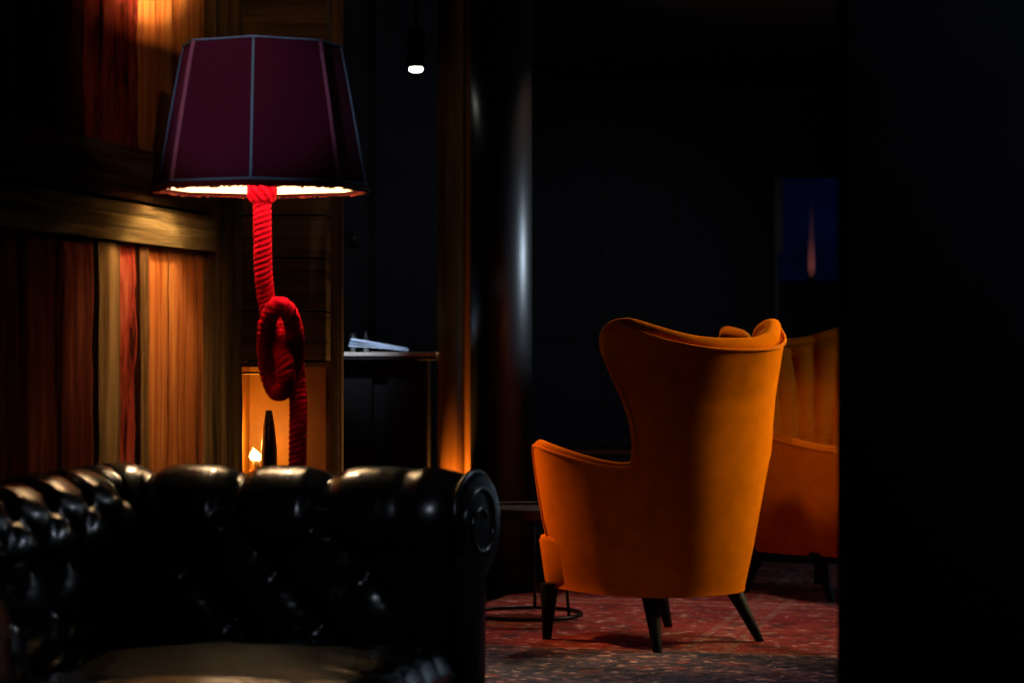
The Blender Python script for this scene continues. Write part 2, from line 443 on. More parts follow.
bm = bmesh.new(); lathe(bm, [(.0, ft-.04), (.011, ft-.04), (.011, ft-.014), (.0, ft-.012)], 16, caps=False); link('candle_stick', bm, M['wax'], cand)
bm = bmesh.new(); lathe(bm, [(.0, ft-.020), (.010, ft-.012), (.014, ft-.002), (.009, ft+.010), (.003, ft+.019), (.0, ft+.026)], 16, caps=False)
for q in bm.verts: q.co.x = q.co.x*1.5-.35*max(0, q.co.z-ft)
link('flame', bm, emit('flame', (1.0, 0.42, 0.1), 14.0), cand)

# ------------------------------------------------------------------ bar counter beyond the post
cl, cr = -0.95, at(436, 0, 9.55).x
ctz = at(0, 352.5, 9.55).z
ct = thing('bar_counter', 'black bar counter with a thin pale top edge behind the wooden post', 'counter', ((cl+cr)/2, 9.85, 0))
hx = (cr-cl)/2
bm = bmesh.new(); box(bm, -hx, hx-.035, -.24, .55, 0.08, ctz-.03, .004)
for k in range(3): box(bm, -hx+.02+k*(2*hx/3), -hx-.04+(k+1)*(2*hx/3), -.255, -.24, .12, ctz-.07, .004)
link('cabinet_body', bm, M['satin_black'], ct, False)
bm = bmesh.new(); box(bm, -hx, hx-.04, -.20, .5, 0, .08); link('plinth', bm, M['black_metal'], ct, False)
bm = bmesh.new(); box(bm, -hx-.0, hx, -.30, .55, ctz-.03, ctz-.009, .002); link('worktop', bm, M['gloss_black'], ct, False)
bm = bmesh.new(); box(bm, -hx-.0, hx, -.304, -.285, ctz-.014, ctz, .001); box(bm, -hx, hx, -.285, .55, ctz-.009, ctz-.0005); o = link('worktop_edge', bm, M['counter_edge'], ct, False)
o['label'] = 'thin pale edge of the counter top'
# open magazine: two curling leaves
bm = bmesh.new()
x0, x1 = at(350, 0, 9.75).x, at(408, 0, 9.75).x
for layer in range(3):
    pts = []
    for i in range(25):
        t = i/24
        x = (t-.5)*(x1-x0)*(1-.03*layer)
        z = .003+layer*.0035 + .038*(1-t)**1.6*(0.5+.25*layer) + .006*math.sin(t*PI)
        pts.append((x, z))
    rings = []
    for x, z in pts: rings.append([(x, -.10, z+.002), (x, .10, z+.006), (x, .10, z+.009), (x, -.10, z+.005)])
    loft(bm, rings)
bmesh.ops.recalc_face_normals(bm, faces=bm.faces[:])
o = link('magazine', bm, M['paper'], None, True, ((x0+x1)/2, 9.75, ctz)); sharp(o)
tag(o, 'pale bluish magazine lying with curled pages on the bar counter', 'magazine')
for nm, px, h, r, lab in (('tumbler', 353, .05, .014, 'small glinting steel tumbler standing at the left end of the bar counter'), ('pepper_mill', 366, .042, .012, 'short dark mill behind the middle of the curled magazine')):
    bm = bmesh.new()
    if nm == 'tumbler': lathe(bm, [(0, 0), (r*.8, 0), (r*.85, .006), (r, h*1.6), (r*.92, h*1.6), (r*.75, .012), (0, .012)], 20, caps=False)
    else: lathe(bm, [(0, 0), (r, 0), (r*.95, .02), (r*.6, .035), (r*.9, .055), (r*.6, .07), (r*.3, .076), (r*.35, .084), (0, .088)], 20, caps=False)
    o = link(nm, bm, M['steel'], None, True, (at(px, 0, 9.98).x, 9.98, ctz)); tag(o, lab, 'cup' if nm == 'tumbler' else 'mill')
# small wall hook above counter
hk = thing('wall_hook', 'tiny pale metal hook on the dark wall above the bar counter', 'hook', (at(354, 0, 10.55).x, 10.585, at(0, 238, 10.55).z))
bm = bmesh.new(); box(bm, -.03, .03, -.008, .012, -.045, -.03, .003); box(bm, -.012, .012, -.008, .012, -.03, .02, .003); link('back_plate', bm, M['black_metal'], hk, False)
bm = bmesh.new(); bmesh.ops.create_uvsphere(bm, u_segments=12, v_segments=8, radius=.011)
for q in bm.verts: q.co += Vector((0, -.022, .005))
tube(bm, [(0, 0, .005), (0, -.02, .005)], .004, 8); link('knob', bm, M['steel'], hk)

# ------------------------------------------------------------------ columns
wcx = at(450.5, 0, 9.9).x
wc = thing('wooden_column', 'round dark timber column with an orange glow, left of the black column', 'column', (wcx, 9.95, 0))
bm = bmesh.new(); r = (at(464, 0, 9.9).x-at(437, 0, 9.9).x)/2
lathe(bm, [(r*1.15, .001), (r*1.15, .12), (r*1.02, .14), (r, .16), (r, ZC-.001)], 48); link('shaft', bm, M['column_wood'], wc)
bp0, bp1 = at(464.5, 0, 9.98).x, at(481, 0, 9.98).x
bm = bmesh.new(); box(bm, bp0, bp1, 9.93, 10.05, .001, ZC-.001, .02, seg=4); o = link('timber_pilaster', bm, M['column_wood'], None, True); sharp(o, 50)
tag(o, 'narrow timber upright squeezed between the round wooden column and the black column', 'post')
bcx = at(501, 0, 9.4).x; br = .122
bc = thing('black_column', 'glossy black round column with a pale vertical highlight beside the orange armchair', 'column', (bcx, 9.5, 0))
bm = bmesh.new(); lathe(bm, [(br, .03), (br, ZC-.001)], 64); link('shaft', bm, M['gloss_black'], bc)
bm = bmesh.new(); lathe(bm, [(br*1.05, .001), (br*1.05, .028), (br*1.01, .035)], 64); link('base_ring', bm, M['black_metal'], bc)

# ------------------------------------------------------------------ floor lamp with knotted rope stem
LD = 5.3; kx = 2400/LD
lx = (262-512)/kx
lamp = thing('floor_lamp', 'floor lamp with aubergine shade and knotted red rope stem behind the sofa', 'lamp', (lx, LD, 0))
zt, zb = 1.652, 1.338
angs = [0, 52, 90, 128, 180, 232, 270, 308]
def shade_r(a, t, corner=1.0):
    """t 0 top .. 1 bottom; polygon with slightly hollow panels"""
    R = 0.172+(0.229-0.172)*(t**0.92)
    a = a % 360
    al = angs+[360]
    for i in range(8):
        if al[i] <= a <= al[i+1]:
            span = al[i+1]-al[i]; u = (a-al[i])/span
            chord = math.cos(math.radians(span/2))/math.cos(math.radians((u-.5)*span))
            return R*(chord - 0.012*math.sin(u*PI))
def shade_pt(a, t, off=0.0):
    r = shade_r(a, t)+off; g = math.radians(a)
    return Vector((r*math.sin(g), -r*math.cos(g), zt+(zb-zt)*t))
AS = []
al = angs+[360]
for i in range(8):
    for u in range(10): AS.append(al[i]+(al[i+1]-al[i])*u/10)
def shade_surface(off, t0=0, t1=1, n=20):
    bm = bmesh.new()
    loft(bm, [[shade_pt(a, t0+(t1-t0)*k/n, off) for a in AS] for k in range(n+1)], True, False)
    bmesh.ops.recalc_face_normals(bm, faces=bm.faces[:]); return bm
o = link('lamp_shade', shade_surface(0), M['shade_fabric'], lamp); sharp(o, 14)
o['label'] = 'aubergine fabric shade with flat panels'
li = link('shade_lining', shade_surface(-.004), M['shade_lining'], o); sharp(li, 14)
for a in angs:
    bm = bmesh.new(); tube(bm, [shade_pt(a, t/16, .001) for t in range(17)], .0030 if a % 90 == 0 else .0045, 8)
    link('piping', bm, M['blue_piping' if a % 90 == 0 else 'seam_highlight'], o)  # off-axis seams carry their highlight in the colour
bm = bmesh.new(); tube(bm, [shade_pt(a, 0, .0) for a in AS], .0042, 8, True); link('top_trim', bm, M['crimson_trim'], o)
bm = bmesh.new(); tube(bm, [shade_pt(a, 0.005, .0035)+Vector((0, 0, .002)) for a in AS], .0024, 8, True); link('top_piping', bm, M['blue_piping'], o)
bm = bmesh.new(); tube(bm, [shade_pt(a, 0.975, .004) for a in AS], .0032, 8, True); link('bottom_piping', bm, M['blue_piping'], o)
bm = bmesh.new(); loft(bm, [[shade_pt(a, .985, .004) for a in AS], [shade_pt(a, .995, .012) for a in AS], [shade_pt(a, 1.01, .014) for a in AS], [shade_pt(a, 1.02, .011) for a in AS], [shade_pt(a, 1.012, .001) for a in AS], [shade_pt(a, .985, -.003) for a in AS]], True, False)
bmesh.ops.recalc_face_normals(bm, faces=bm.faces[:]); link('bottom_trim', bm, M['crimson_trim'], o)
bm = bmesh.new()
A2 = [AS[i]+(((AS[i+1] if i+1 < len(AS) else 360)-AS[i])*k/3) for i in range(len(AS)) for k in range(3)]
for a in A2:                                     # short hanging tufts
    p = shade_pt(a, 1.012, .009); l = random.uniform(.003, .008)
    q = p+Vector((random.uniform(-.002, .002), random.uniform(-.002, .002), -l))
    tube(bm, [p, (p+q)/2, q], [.0042, .0048, .002], 5)
link('fringe', bm, M['fringe'], o)
# shade carrier and bulb
bm = bmesh.new()
tube(bm, [(.02*math.sin(2*PI*k/20), .02*math.cos(2*PI*k/20), zt-.03) for k in range(20)], .003, 6, True)
for a in (40, 160, 280):
    p = shade_pt(a, 0.03, -.004); tube(bm, [(.02*math.sin(math.radians(a)), -.02*math.cos(math.radians(a)), zt-.03), p], .0022, 6)
tube(bm, [(0, 0, 1.36), (0, 0, zt-.03)], .004, 8)
link('shade_carrier', bm, M['black_metal'], lamp)
bm = bmesh.new(); lathe(bm, [(0, 1.515), (.014, 1.515), (.018, 1.53), (.029, 1.555), (.026, 1.575), (.014, 1.59), (0, 1.594)], 20, caps=False)
link('bulb', bm, emit('bulb_glass', (1.0, 0.70, 0.38), 680.0), lamp)
# rope: path drawn where the knot hangs, real loop through depth
def lp(px, py, dy): p = at(px, py, LD); return (p.x-lx, dy, p.z)
rp = [(0, 0, 1.385), lp(262, 185, 0), lp(262.5, 235, 0), lp(263, 275, .012), lp(266, 303, .03), lp(273, 325, .022), lp(280, 345, -.006), lp(287, 368, -.022), lp(286, 388, -.012), lp(275, 391, .02),
      lp(267, 372, .03), lp(266, 345, .0), lp(269, 322, -.028), lp(279, 306, -.04), lp(290, 313, -.03), lp(295, 335, -.005), lp(294, 360, .024), lp(296, 385, .028), lp(298, 405, .012), lp(298, 440, 0), lp(297, 520, 0), lp(296, 700, 0)]
rp[-1] = (rp[-1][0], 0, .05)
path = catmull(rp, 22)
# resample evenly
cum = [0]
for a, b in zip(path, path[1:]): cum.append(cum[-1]+(b-a).length)
nS = 1100; even = []; j = 0
for i in range(nS+1):
    s = cum[-1]*i/nS
    while j < len(cum)-2 and cum[j+1] < s: j += 1
    t = (s-cum[j])/max(1e-9, cum[j+1]-cum[j]); even.append(path[j].lerp(path[j+1], t))
def rope_prof(a, s):
    ph = 3*(a - s*2*PI/0.037)
    return 0.88+0.14*abs(math.cos(ph/2))
bm = bmesh.new(); tube(bm, even, .0205, 30, False, rope_prof)
rope = link('rope_stem', bm, M['rope'], lamp); rope['label'] = 'thick twisted red rope tied in a loose knot'
bm = bmesh.new()
for k in range(22):                               # whipped cuff under the shade
    pass
zc = at(0, 196, LD).z
lathe(bm, [(.012, zc+.04)]+[(.024+.007*math.sin(PI*k/12), zc+.036-.05*k/12) for k in range(13)]+[(.018, zc-.016)], 72)
for q in bm.verts:
    a = math.atan2(q.co.y, q.co.x); f = 1+.10*math.sin(a*9+q.co.z*260)+.05*math.sin(a*16-q.co.z*300); q.co.x *= f; q.co.y *= f
link('rope_cuff', bm, M['rope'], lamp)
bx = rp[-1][0]
bm = bmesh.new(); lathe(bm, [(0, .001), (.15, .001), (.155, .01), (.15, .022), (.05, .035), (.028, .05), (.026, .08), (0, .08)], 48, (bx, 0), False); link('base', bm, M['black_metal'], lamp)

# ------------------------------------------------------------------ chesterfield sofa
TH = 0.187
th = math.atan(TH)
sofa = thing('chesterfield_sofa', 'black button tufted leather sofa with rolled arms along the timber wall', 'sofa', (-0.73, 4.62, 0), -th)
# profile in (o, z): o = outwards from the inner face
RC, RR = (0.095, 0.648), 0.112
prof = []
for k in range(13): prof.append((0.0, 0.40+k*(0.60-0.40)/12))
for k in range(1, 49):
    a = math.radians(205 - k*(205+75)/48)           # from the inner side over the top to under the outer side
    prof.append((RC[0]+RR*math.cos(a), RC[1]+RR*math.sin(a)))
for z in (0.50, 0.42, 0.30, 0.15, 0.10): prof.append((RC[0]+.035, z))
prof_full = [(0.0, 0.10), (0.0, 0.25)]+prof
cumP = [0]
for (a, b), (c, d) in zip(prof_full, prof_full[1:]): cumP.append(cumP[-1]+math.hypot(c-a, d-b))
pz = {i: cumP[i]-0.30 for i in range(len(prof_full))}   # 0 at z = .40
nrmP = []
for i in range(len(prof_full)):
    a = prof_full[max(0, i-1)]; b = prof_full[min(len(prof_full)-1, i+1)]
    t = Vector((b[0]-a[0], b[1]-a[1])).normalized(); nrmP.append((-t.y, t.x))
SX, SZ = 0.18, 0.10
def tuft(q, p, q_lo, q_hi):
    """inward displacement of the leather at length q, path position p"""
    if p < -0.02 or p > 0.62: return 0.0
    u = (q-0.008)/SX; vv = (p-(0.26 if q_hi < 1 else 0.33))/SZ
    if vv <= 0:
        a = u+vv/2; b = u-vv/2
        h = (abs(math.sin(PI*a))*abs(math.sin(PI*b)))**0.38
        d = 1-h
        du = abs(a-round(a)); db = abs(b-round(b))
        d += 0.9*math.exp(-(du*du+db*db)/0.006)
    else:
        e = abs(u-round(u))
        d = math.exp(-(e/0.13)**1.3)*(1-sm(1.2, 3.0, vv)) + 0.9*math.exp(-(e*e+(vv*.5)**2)/0.008)
        d += 0.16*sm(0, .5, vv)*(1-sm(.8, 2.2, vv))*max(0, math.cos(e*2*PI*6.5))*math.exp(-(e/.28)**2)
    d *= sm(-0.02, 0.03, p)
    d *= (1-sm(q_hi-.05, q_hi+.03, q))*sm(q_lo-.03, q_lo+.03, q)
    return (0.034 if q_hi < 1 else 0.028)*d
def rolled(length, q_lo, q_hi, place, mitre0, mitre1, step=0.0075):
    bm = bmesh.new(); rings = []
    n = int(length/step)
    for i in range(n+1):
        ring = []
        for k, (o, z) in enumerate(prof_full):
            a = -o*mitre0; b = length+o*mitre1
            q = a+(b-a)*i/n
            d = tuft(q, pz[k], q_lo, q_hi) if q_hi > q_lo else 0
            if mitre1 < .5:
                t = max(0.0, 1-(length-i/n*length)/.075); d += .040*(1-math.sqrt(max(0, 1-t*t)))
            puff = 0.006*noise.noise(Vector((q*5, pz[k]*6, length)))
            oo = o - nrmP[k][0]*(d-puff); zz = z - nrmP[k][1]*(d-puff)
            # nrmP points outward of leather (towards sitter / up)
            ring.append(place(q, oo, zz))
        rings.append(ring)
    loft(bm, rings, True, True)
    bmesh.ops.recalc_face_normals(bm, faces=bm.faces[:])
    return bm
# sanity: normal direction for inner face must point to the sitter (o negative)
if nrmP[5][0] > 0: nrmP = [(-a, -b) for a, b in nrmP]
SL, AL = 2.15, 0.628
far = link('arm', rolled(AL, -0.2, 0.53, lambda q, o, z: (q, o, z), 1, .21), M['leather'], sofa)
near = link('arm', rolled(AL, -0.2, 0.53, lambda q, o, z: (q, -SL-o, z), 1, .21), M['leather'], sofa)
back = link('backrest', rolled(SL, -0.3, 9, lambda q, o, z: (-o, -q, z), 1, 1), M['leather'], sofa)
for o in (far, near, back): sharp(o, 55)
# buttons
def put_button(x, y, z, nx, ny, nz):
    bm = bmesh.new(); bmesh.ops.create_uvsphere(bm, u_segments=12, v_segments=8, radius=.011)
    nv = Vector((nx, ny, nz)).normalized()
    for q in bm.verts: q.co -= nv*(q.co.dot(nv)*0.5)
    link('button', bm, M['leather'], sofa, True, (x, y, z))
def prof_at(p):
    for k in range(len(prof_full)-1):
        if pz[k] <= p <= pz[k+1]:
            t = (p-pz[k])/(pz[k+1]-pz[k]); a, b = prof_full[k], prof_full[k+1]
            return a[0]+(b[0]-a[0])*t, a[1]+(b[1]-a[1])*t, nrmP[k]
for row, p in enumerate((0.26, 0.16, 0.06)):
    o_, z_, n_ = prof_at(p)
    o_ -= n_[0]*.045; z_ -= n_[1]*.045
    q = 0.008+(0.09 if row == 1 else 0)
    qa = q
    while qa < 0.52:
        if qa > .03:
            put_button(qa, o_, z_, 0, n_[0], n_[1])
            put_button(qa, -SL-o_, z_, 0, -n_[0], n_[1])
        qa += SX
    o_, z_, n_ = prof_at(p+.07); o_ -= n_[0]*-.0; o_ = o_-n_[0]*.038; z_ = z_-n_[1]*.038
    qa = q+SX
    while qa < SL-.1:
        put_button(-o_, -qa, z_, -n_[0], 0, n_[1]); qa += SX
# arm fronts: scroll shaped facing with a welt
def flare(bm, f):
    for v in bm.verts: v.co.x += .21*(abs(v.co.y-f(0)))
def facing(side):
    pts = []
    for k in range(40):
        a = math.radians(215-k*290/39)
        pts.append((RC[0]+(RR-.012)*math.cos(a), RC[1]+(RR-.012)*math.sin(a)))
    pts += [(RC[0]+.027, .50), (RC[0]+.022, .12), (.012, .12), (.010, .58)]
    f = (lambda o: o) if side > 0 else (lambda o: -SL-o)
    bm = bmesh.new()
    cen = (0.07, .4)
    rings = []
    for x, s in ((AL-.002, 1.0), (AL+.010, 1.0), (AL+.016, .95), (AL+.017, .88)):
        r = []
        for o_, z_ in pts:
            ox = RC[0]+(o_-RC[0])*s if z_ > .55 else cen[0]+(o_-cen[0])*s
            zz = RC[1]+(z_-RC[1])*s if z_ > .55 else z_
            r.append((x, f(ox), zz))
        rings.append(r)
    loft(bm, rings, True, True); bmesh.ops.recalc_face_normals(bm, faces=bm.faces[:])
    flare(bm, f)
    o = link('arm_facing', bm, M['leather'], sofa); sharp(o, 30)
    bm = bmesh.new(); tube(bm, [(AL+.004, f(RC[0]+(o_-RC[0])*1.03), RC[1]+(z_-RC[1])*1.03 if z_ > .5 else z_) for o_, z_ in pts], .006, 8, True); flare(bm, f); link('welt', bm, M['leather'], o)
    # spiral welt on the scroll
    sp = []
    for k in range(60):
        a = math.radians(200-k*9); r = (RR-.03)*(1-k/85)
        sp.append((AL+.017, f(RC[0]+r*math.cos(a)), RC[1]+r*math.sin(a)))
    bm = bmesh.new(); tube(bm, sp, .005, 8); flare(bm, f); link('scroll_welt', bm, M['leather'], o)
facing(1); facing(-1)
# seat base, cushions, feet
bm = bmesh.new(); box(bm, .002, AL-.01, -SL+.002, -.002, .10, .30, .03, seg=4); link('seat_base', bm, M['leather'], sofa)
cw = SL/3
for k in range(3):
    bm = bmesh.new()
    y1 = -k*cw-.006; y0 = -(k+1)*cw+.006
    nxx, nyy = 40, 40
    def cush(i, j, top):
        u = i/nxx; w = j/nyy
        x = .012+u*(AL+.01-.012); y = y0+w*(y1-y0)
        e = min(u, 1-u)*(AL); f = min(w, 1-w)*(y1-y0)
        rr = .055
        def rd(t): t = min(1, t/rr); return math.sqrt(max(0, 1-(1-t)**2))
        h = rd(e)*rd(f)
        crown = .02*math.sin(u*PI)*math.sin(w*PI)
        wr = 0.004*noise.noise(Vector((x*7+k*3, y*16, 0)))+.0012*noise.noise(Vector((x*22, y*30+k, 4)))
        wr += -.007*(sm(.66, .9, u))*max(0, math.sin(w*38+2*math.sin(u*9)))**2
        return (x, y, .375+(.06*h+crown+wr*h)) if top else (x, y, .375-.075*h)
    g = {}
    for i in range(nxx+1):
        for j in range(nyy+1):
            g[i, j, 1] = bm.verts.new(cush(i, j, True))
            edge = i in (0, nxx) or j in (0, nyy)
            g[i, j, 0] = g[i, j, 1] if edge else bm.verts.new(cush(i, j, False))
    for i in range(nxx):
        for j in range(nyy):
            bm.faces.new((g[i, j, 1], g[i+1, j, 1], g[i+1, j+1, 1], g[i, j+1, 1]))
            try: bm.faces.new((g[i, j, 0], g[i, j+1, 0], g[i+1, j+1, 0], g[i+1, j, 0]))
            except ValueError: pass
    bmesh.ops.recalc_face_normals(bm, faces=bm.faces[:])
    cu = link('seat_cushion', bm, M['leather'], sofa)
    pts = [(.014, y0+.002), (AL+.008, y0+.002), (AL+.008, y1-.002), (.014, y1-.002)]
for x in (.04, AL-.06):
    for y in (.06, -SL-.06):
        bm = bmesh.new(); lathe(bm, [(0, .001), (.022, .001), (.032, .03), (.034, .055), (.024, .085), (.024, .12), (0, .12)], 24, (x, y), False); link('foot', bm, M['leg_wood'], sofa)

# ------------------------------------------------------------------ armchairs
EXP = 2.0/2.4
def spow(v): return math.copysign(abs(v)**EXP, v)
_tab = [(0, 0.0)]
_prev = (0, -1); _s = 0
for k in range(1, 2001):
    f = PI*k/2000
    p = (spow(math.sin(f)), -spow(math.cos(f))); _s += math.hypot(p[0]-_prev[0], p[1]-_prev[1]); _prev = p; _tab.append((f, _s))
def frac_of_phi(f): return _tab[min(2000, int(round(f/PI*2000)))][1]
def phi_of_frac(s):
    lo, hi = 0, 2000
    while hi-lo > 1:
        m = (lo+hi)//2
        if _tab[m][1] < s: lo = m
        else: hi = m
    a, b = _tab[lo], _tab[hi]; t = (s-a[1])/max(1e-9, b[1]-a[1]); return a[0]+(b[0]-a[0])*t

def make_chair(name, label, cfg, loc, rz):
    root = thing(name, label, 'armchair', loc, rz, None)
    W = cfg['w']; Dp = cfg['d']; DF = cfg['df']; V = cfg['velvet']; VP = cfg['pipe']
    def pt(phi, sgn, z, inset=0.0):
        w = interp(W, z); d = interp(Dp, z)
        x = w*spow(math.sin(phi)); c = spow(math.cos(phi)); y = -(d if c > 0 else DF)*c
        P = Vector((x*sgn, y, z))
        if inset:
            # inward normal of the plan curve
            e = .004
            def q(f): 
                c2 = spow(math.cos(f)); return Vector((w*spow(math.sin(f)), -(d if c2 > 0 else DF)*c2))
            t = (q(phi+e)-q(max(0, phi-e)))
            n = Vector((-t.y, t.x)).normalized()
            P += Vector((n.x*sgn, n.y, 0))*inset
        return P
    def phi_for_y(y, z):
        d = interp(Dp, z)
        c = -y/(d if y < 0 else DF)
        c = max(-.999, min(.999, c))
        return math.acos(math.copysign(abs(c)**(1/EXP), c))
    # refined outline
    OL = cfg['outline']
    ol = []
    lo = lambda z, k: z-.038*sm(.6, 1.05, z)
    P3 = catmull([(a, lo(b, 0)-(.012 if b < .2 else 0), lo(c, 0)-(.012 if b < .2 else 0)) for a, b, c in OL], 5)
    for q in P3: ol.append((q.x, q.y, q.z))
    nS = 56
    rows_out = []; rows_in = []
    T0, T1 = cfg['t_edge'], cfg['t_mid']
    for y, z, zm in ol:
        F = frac_of_phi(phi_for_y(y, z))
        ro = []; ri = []
        pw = cfg['pow'](z)
        for k in range(nS+1):
            s = -1+2*k/nS
            zz = zm+(z-zm)*abs(s)**pw
            f = phi_of_frac(abs(s)*F); sg = 1 if s >= 0 else -1
            ro.append(pt(f, sg, zz))
            T = T0+(T1-T0)*(1-s**4)
            if cfg.get('channels') and zm > .5:
                T += .034*abs(math.sin(s*F/(.55+.6*zm)*PI*cfg['channels']/2.0))**.5*(1-s**8)-.01
            ri.append(pt(f, sg, zz, T))
        rows_out.append(ro); rows_in.append(ri)
    n = len(ol)
    def grid(rows, flip):
        bm = bmesh.new(); loft(bm, rows, False, False)
        return bm
    # outer shell, lip and inner pad are one closed upholstered body
    bm = bmesh.new()
    vo = [[bm.verts.new(p) for p in r] for r in rows_out]
    vi = [[bm.verts.new(p) for p in r] for r in rows_in]
    for i in range(n-1):
        for k in range(nS):
            bm.faces.new((vo[i][k], vo[i][k+1], vo[i+1][k+1], vo[i+1][k]))
            bm.faces.new((vi[i][k], vi[i+1][k], vi[i+1][k+1], vi[i][k+1]))
        for k in (0, nS):
            bm.faces.new((vo[i][k], vo[i+1][k], vi[i+1][k], vi[i][k]))
    for k in range(nS):
        bm.faces.new((vo[n-1][k], vo[n-1][k+1], vi[n-1][k+1], vi[n-1][k]))
        bm.faces.new((vo[0][k], vi[0][k], vi[0][k+1], vo[0][k+1]))
    bmesh.ops.recalc_face_normals(bm, faces=bm.faces[:])
    body = link('body', bm, V, root); sharp(body, 50)
    # edge roll (between the shell and the pad) following the whole outline
    edge = [((rows_out[i][0]+rows_in[i][0])/2, ol[i][1], 0) for i in range(n)]
    top = [((rows_out[n-1][k]*.45+rows_in[n-1][k]*.55), 9, abs(-1+2*k/nS)) for k in range(1, nS)]
    edge2 = [((rows_out[i][nS]+rows_in[i][nS])/2, ol[i][1], 0) for i in range(n-1, -1, -1)]
    path = [e[0] for e in edge]+[e[0]+Vector((0, 0, .012*(1-e[2]**6))) for e in top]+[e[0] for e in edge2]
    ra = cfg['r_edge']; rt = cfg['r_top']
    def rz_(z): return ra+(rt-ra)*sm(.92, 1.03, z)
    zend = ol[-1][1]
    rad = [rz_(e[1]) for e in edge]+[rt for e in top]+[rz_(e[1]) for e in edge2]
    bm = bmesh.new(); tube(bm, path, rad, 14); link('edge_roll', bm, V, root)
    # thin piping just outside, along the shell edge
    pp = [rows_out[i][0] for i in range(n)]+[rows_out[n-1][k] for k in range(1, nS)]+[rows_out[i][nS] for i in range(n-1, -1, -1)]
    bm = bmesh.new(); tube(bm, pp, .0055, 8); link('piping', bm, VP, root)
    # seat: apron block and loose cushion
    def slab(z0, z1, ins, yf, bev, crown=0):
        bm = bmesh.new(); rings = []
        prof = [(z0, bev), (z0+bev*.3, bev*.3), (z0+bev, 0), (z1-bev, 0), (z1-bev*.3, bev*.3), (z1, bev)]
        for z, b in prof:
            ring = []
            zz = min(max(z, .168), .6)
            w = interp(W, zz)-ins-b; d = interp(Dp, zz)-ins-b
            for k in range(64):
                f = 2*PI*k/64
                c = spow(math.cos(f)); e = 2/4.5
                if c > 0: ring.append(Vector((w*spow(math.sin(f)), -d*c, z)))
                else:
                    ring.append(Vector((w*math.copysign(abs(math.sin(f))**(e), math.sin(f)), (yf-b)*abs(math.cos(f))**e, z)))
            rings.append(ring)
        if crown:
            rr = rings[-1]; cz = Vector((0, 0, z1))
            for sc, dz in ((.75, crown*.6), (.45, crown*.9), (.15, crown)):
                rings.append([Vector((p.x*sc, p.y*sc, z1+dz)) for p in rr])
        loft(bm, rings, True, True); bmesh.ops.recalc_face_normals(bm, faces=bm.faces[:]); return bm
    link('seat_base', slab(.166, .345, .012, cfg['yf'], .022), V, root)
    link('seat_cushion', slab(.348, .455, .085, cfg['yf']+.01, .035, .02), V, root)
    # legs
    for (tx, ty, fx, fy) in cfg['legs']:
        for sg in (1, -1):
            bm = bmesh.new()
            rings = []
            for z, r in ((.0005, .0125), (.004, .0145), (.1, .022), (.174, .031), (.182, .031)):
                t = z/.2
                cx_, cy_ = fx+(tx-fx)*t, fy+(ty-fy)*t
                rings.append([(sg*cx_+r*spow(math.cos(2*PI*k/20)), cy_+r*spow(math.sin(2*PI*k/20)), z) for k in range(20)])
            loft(bm, rings, True, True); bmesh.ops.recalc_face_normals(bm, faces=bm.faces[:])
            o = link('leg', bm, M['leg_wood'], root); sharp(o, 60)
    return root

near_cfg = dict(
    w=[(.18, .268), (.3, .295), (.5, .334), (.62, .360), (.8, .364), (.95, .366), (1.08, .378)],
    d=[(.18, .272), (.3, .295), (.5, .325), (.62, .34), (.8, .365), (.95, .405), (1.08, .445)],
    df=.43, velvet=M['velvet'], pipe=M['velvet_pipe'], t_edge=.040, t_mid=.10, r_edge=.019, r_top=.027, yf=.372,
    pow=lambda z: 5.0 if z < .66 else 2.6,
    outline=[(.235, .18, .18), (.25, .30, .29), (.295, .45, .41), (.325, .56, .47), (.325, .612, .495), (.297, .640, .51), (.24, .642, .52), (.11, .625, .535), (-.01, .605, .55), (-.11, .590, .562),
             (-.180, .585, .575), (-.214, .60, .60), (-.224, .66, .645), (-.218, .745, .71), (-.197, .83, .785), (-.168, .90, .85), (-.140, .965, .905), (-.128, 1.01, .945), (-.142, 1.05, .972), (-.175, 1.07, .988), (-.22, 1.075, .997)],
    legs=[(.240, .272, .275, .245), (.175, -.150, .23, -.245)])
fx, fy = -.634, .773
rz1 = math.atan2(fy, fx)-PI/2
make_chair('wingback_armchair', 'orange velvet wingback armchair seen from behind, nearest on the rug', near_cfg, (.484, 7.95, .012), rz1)
far_cfg = dict(near_cfg)
far_cfg.update(pow=lambda z: 5.0 if z < .66 else 4.0, w=near_cfg['w'][:-2]+[(.95, .385), (1.08, .42)], legs=[(.235, .13, .27, .24), (.195, -.165, .23, -.225)], velvet=M['velvet_rust'], channels=5.5, t_mid=.12,
    outline=[(.235, .18, .18), (.25, .30, .29), (.275, .45, .41), (.295, .515, .455), (.293, .55, .475), (.27, .572, .50), (.21, .582, .52), (.11, .60, .535), (.03, .618, .55), (-.03, .632, .562),
             (-.07, .648, .58), (-.095, .675, .605), (-.105, .71, .645), (-.105, .765, .71), (-.10, .83, .785), (-.095, .90, .85), (-.09, .965, .905), (-.09, 1.01, .945), (-.11, 1.04, .972), (-.175, 1.055, .988), (-.22, 1.058, .997)])
gx, gy = .7, -.714
rz2 = math.atan2(gy, gx)-PI/2
make_chair('wingback_armchair', 'rust orange armchair with channelled back, half hidden behind the nearer armchair', far_cfg, (1.237, 9.45, .012), rz2)

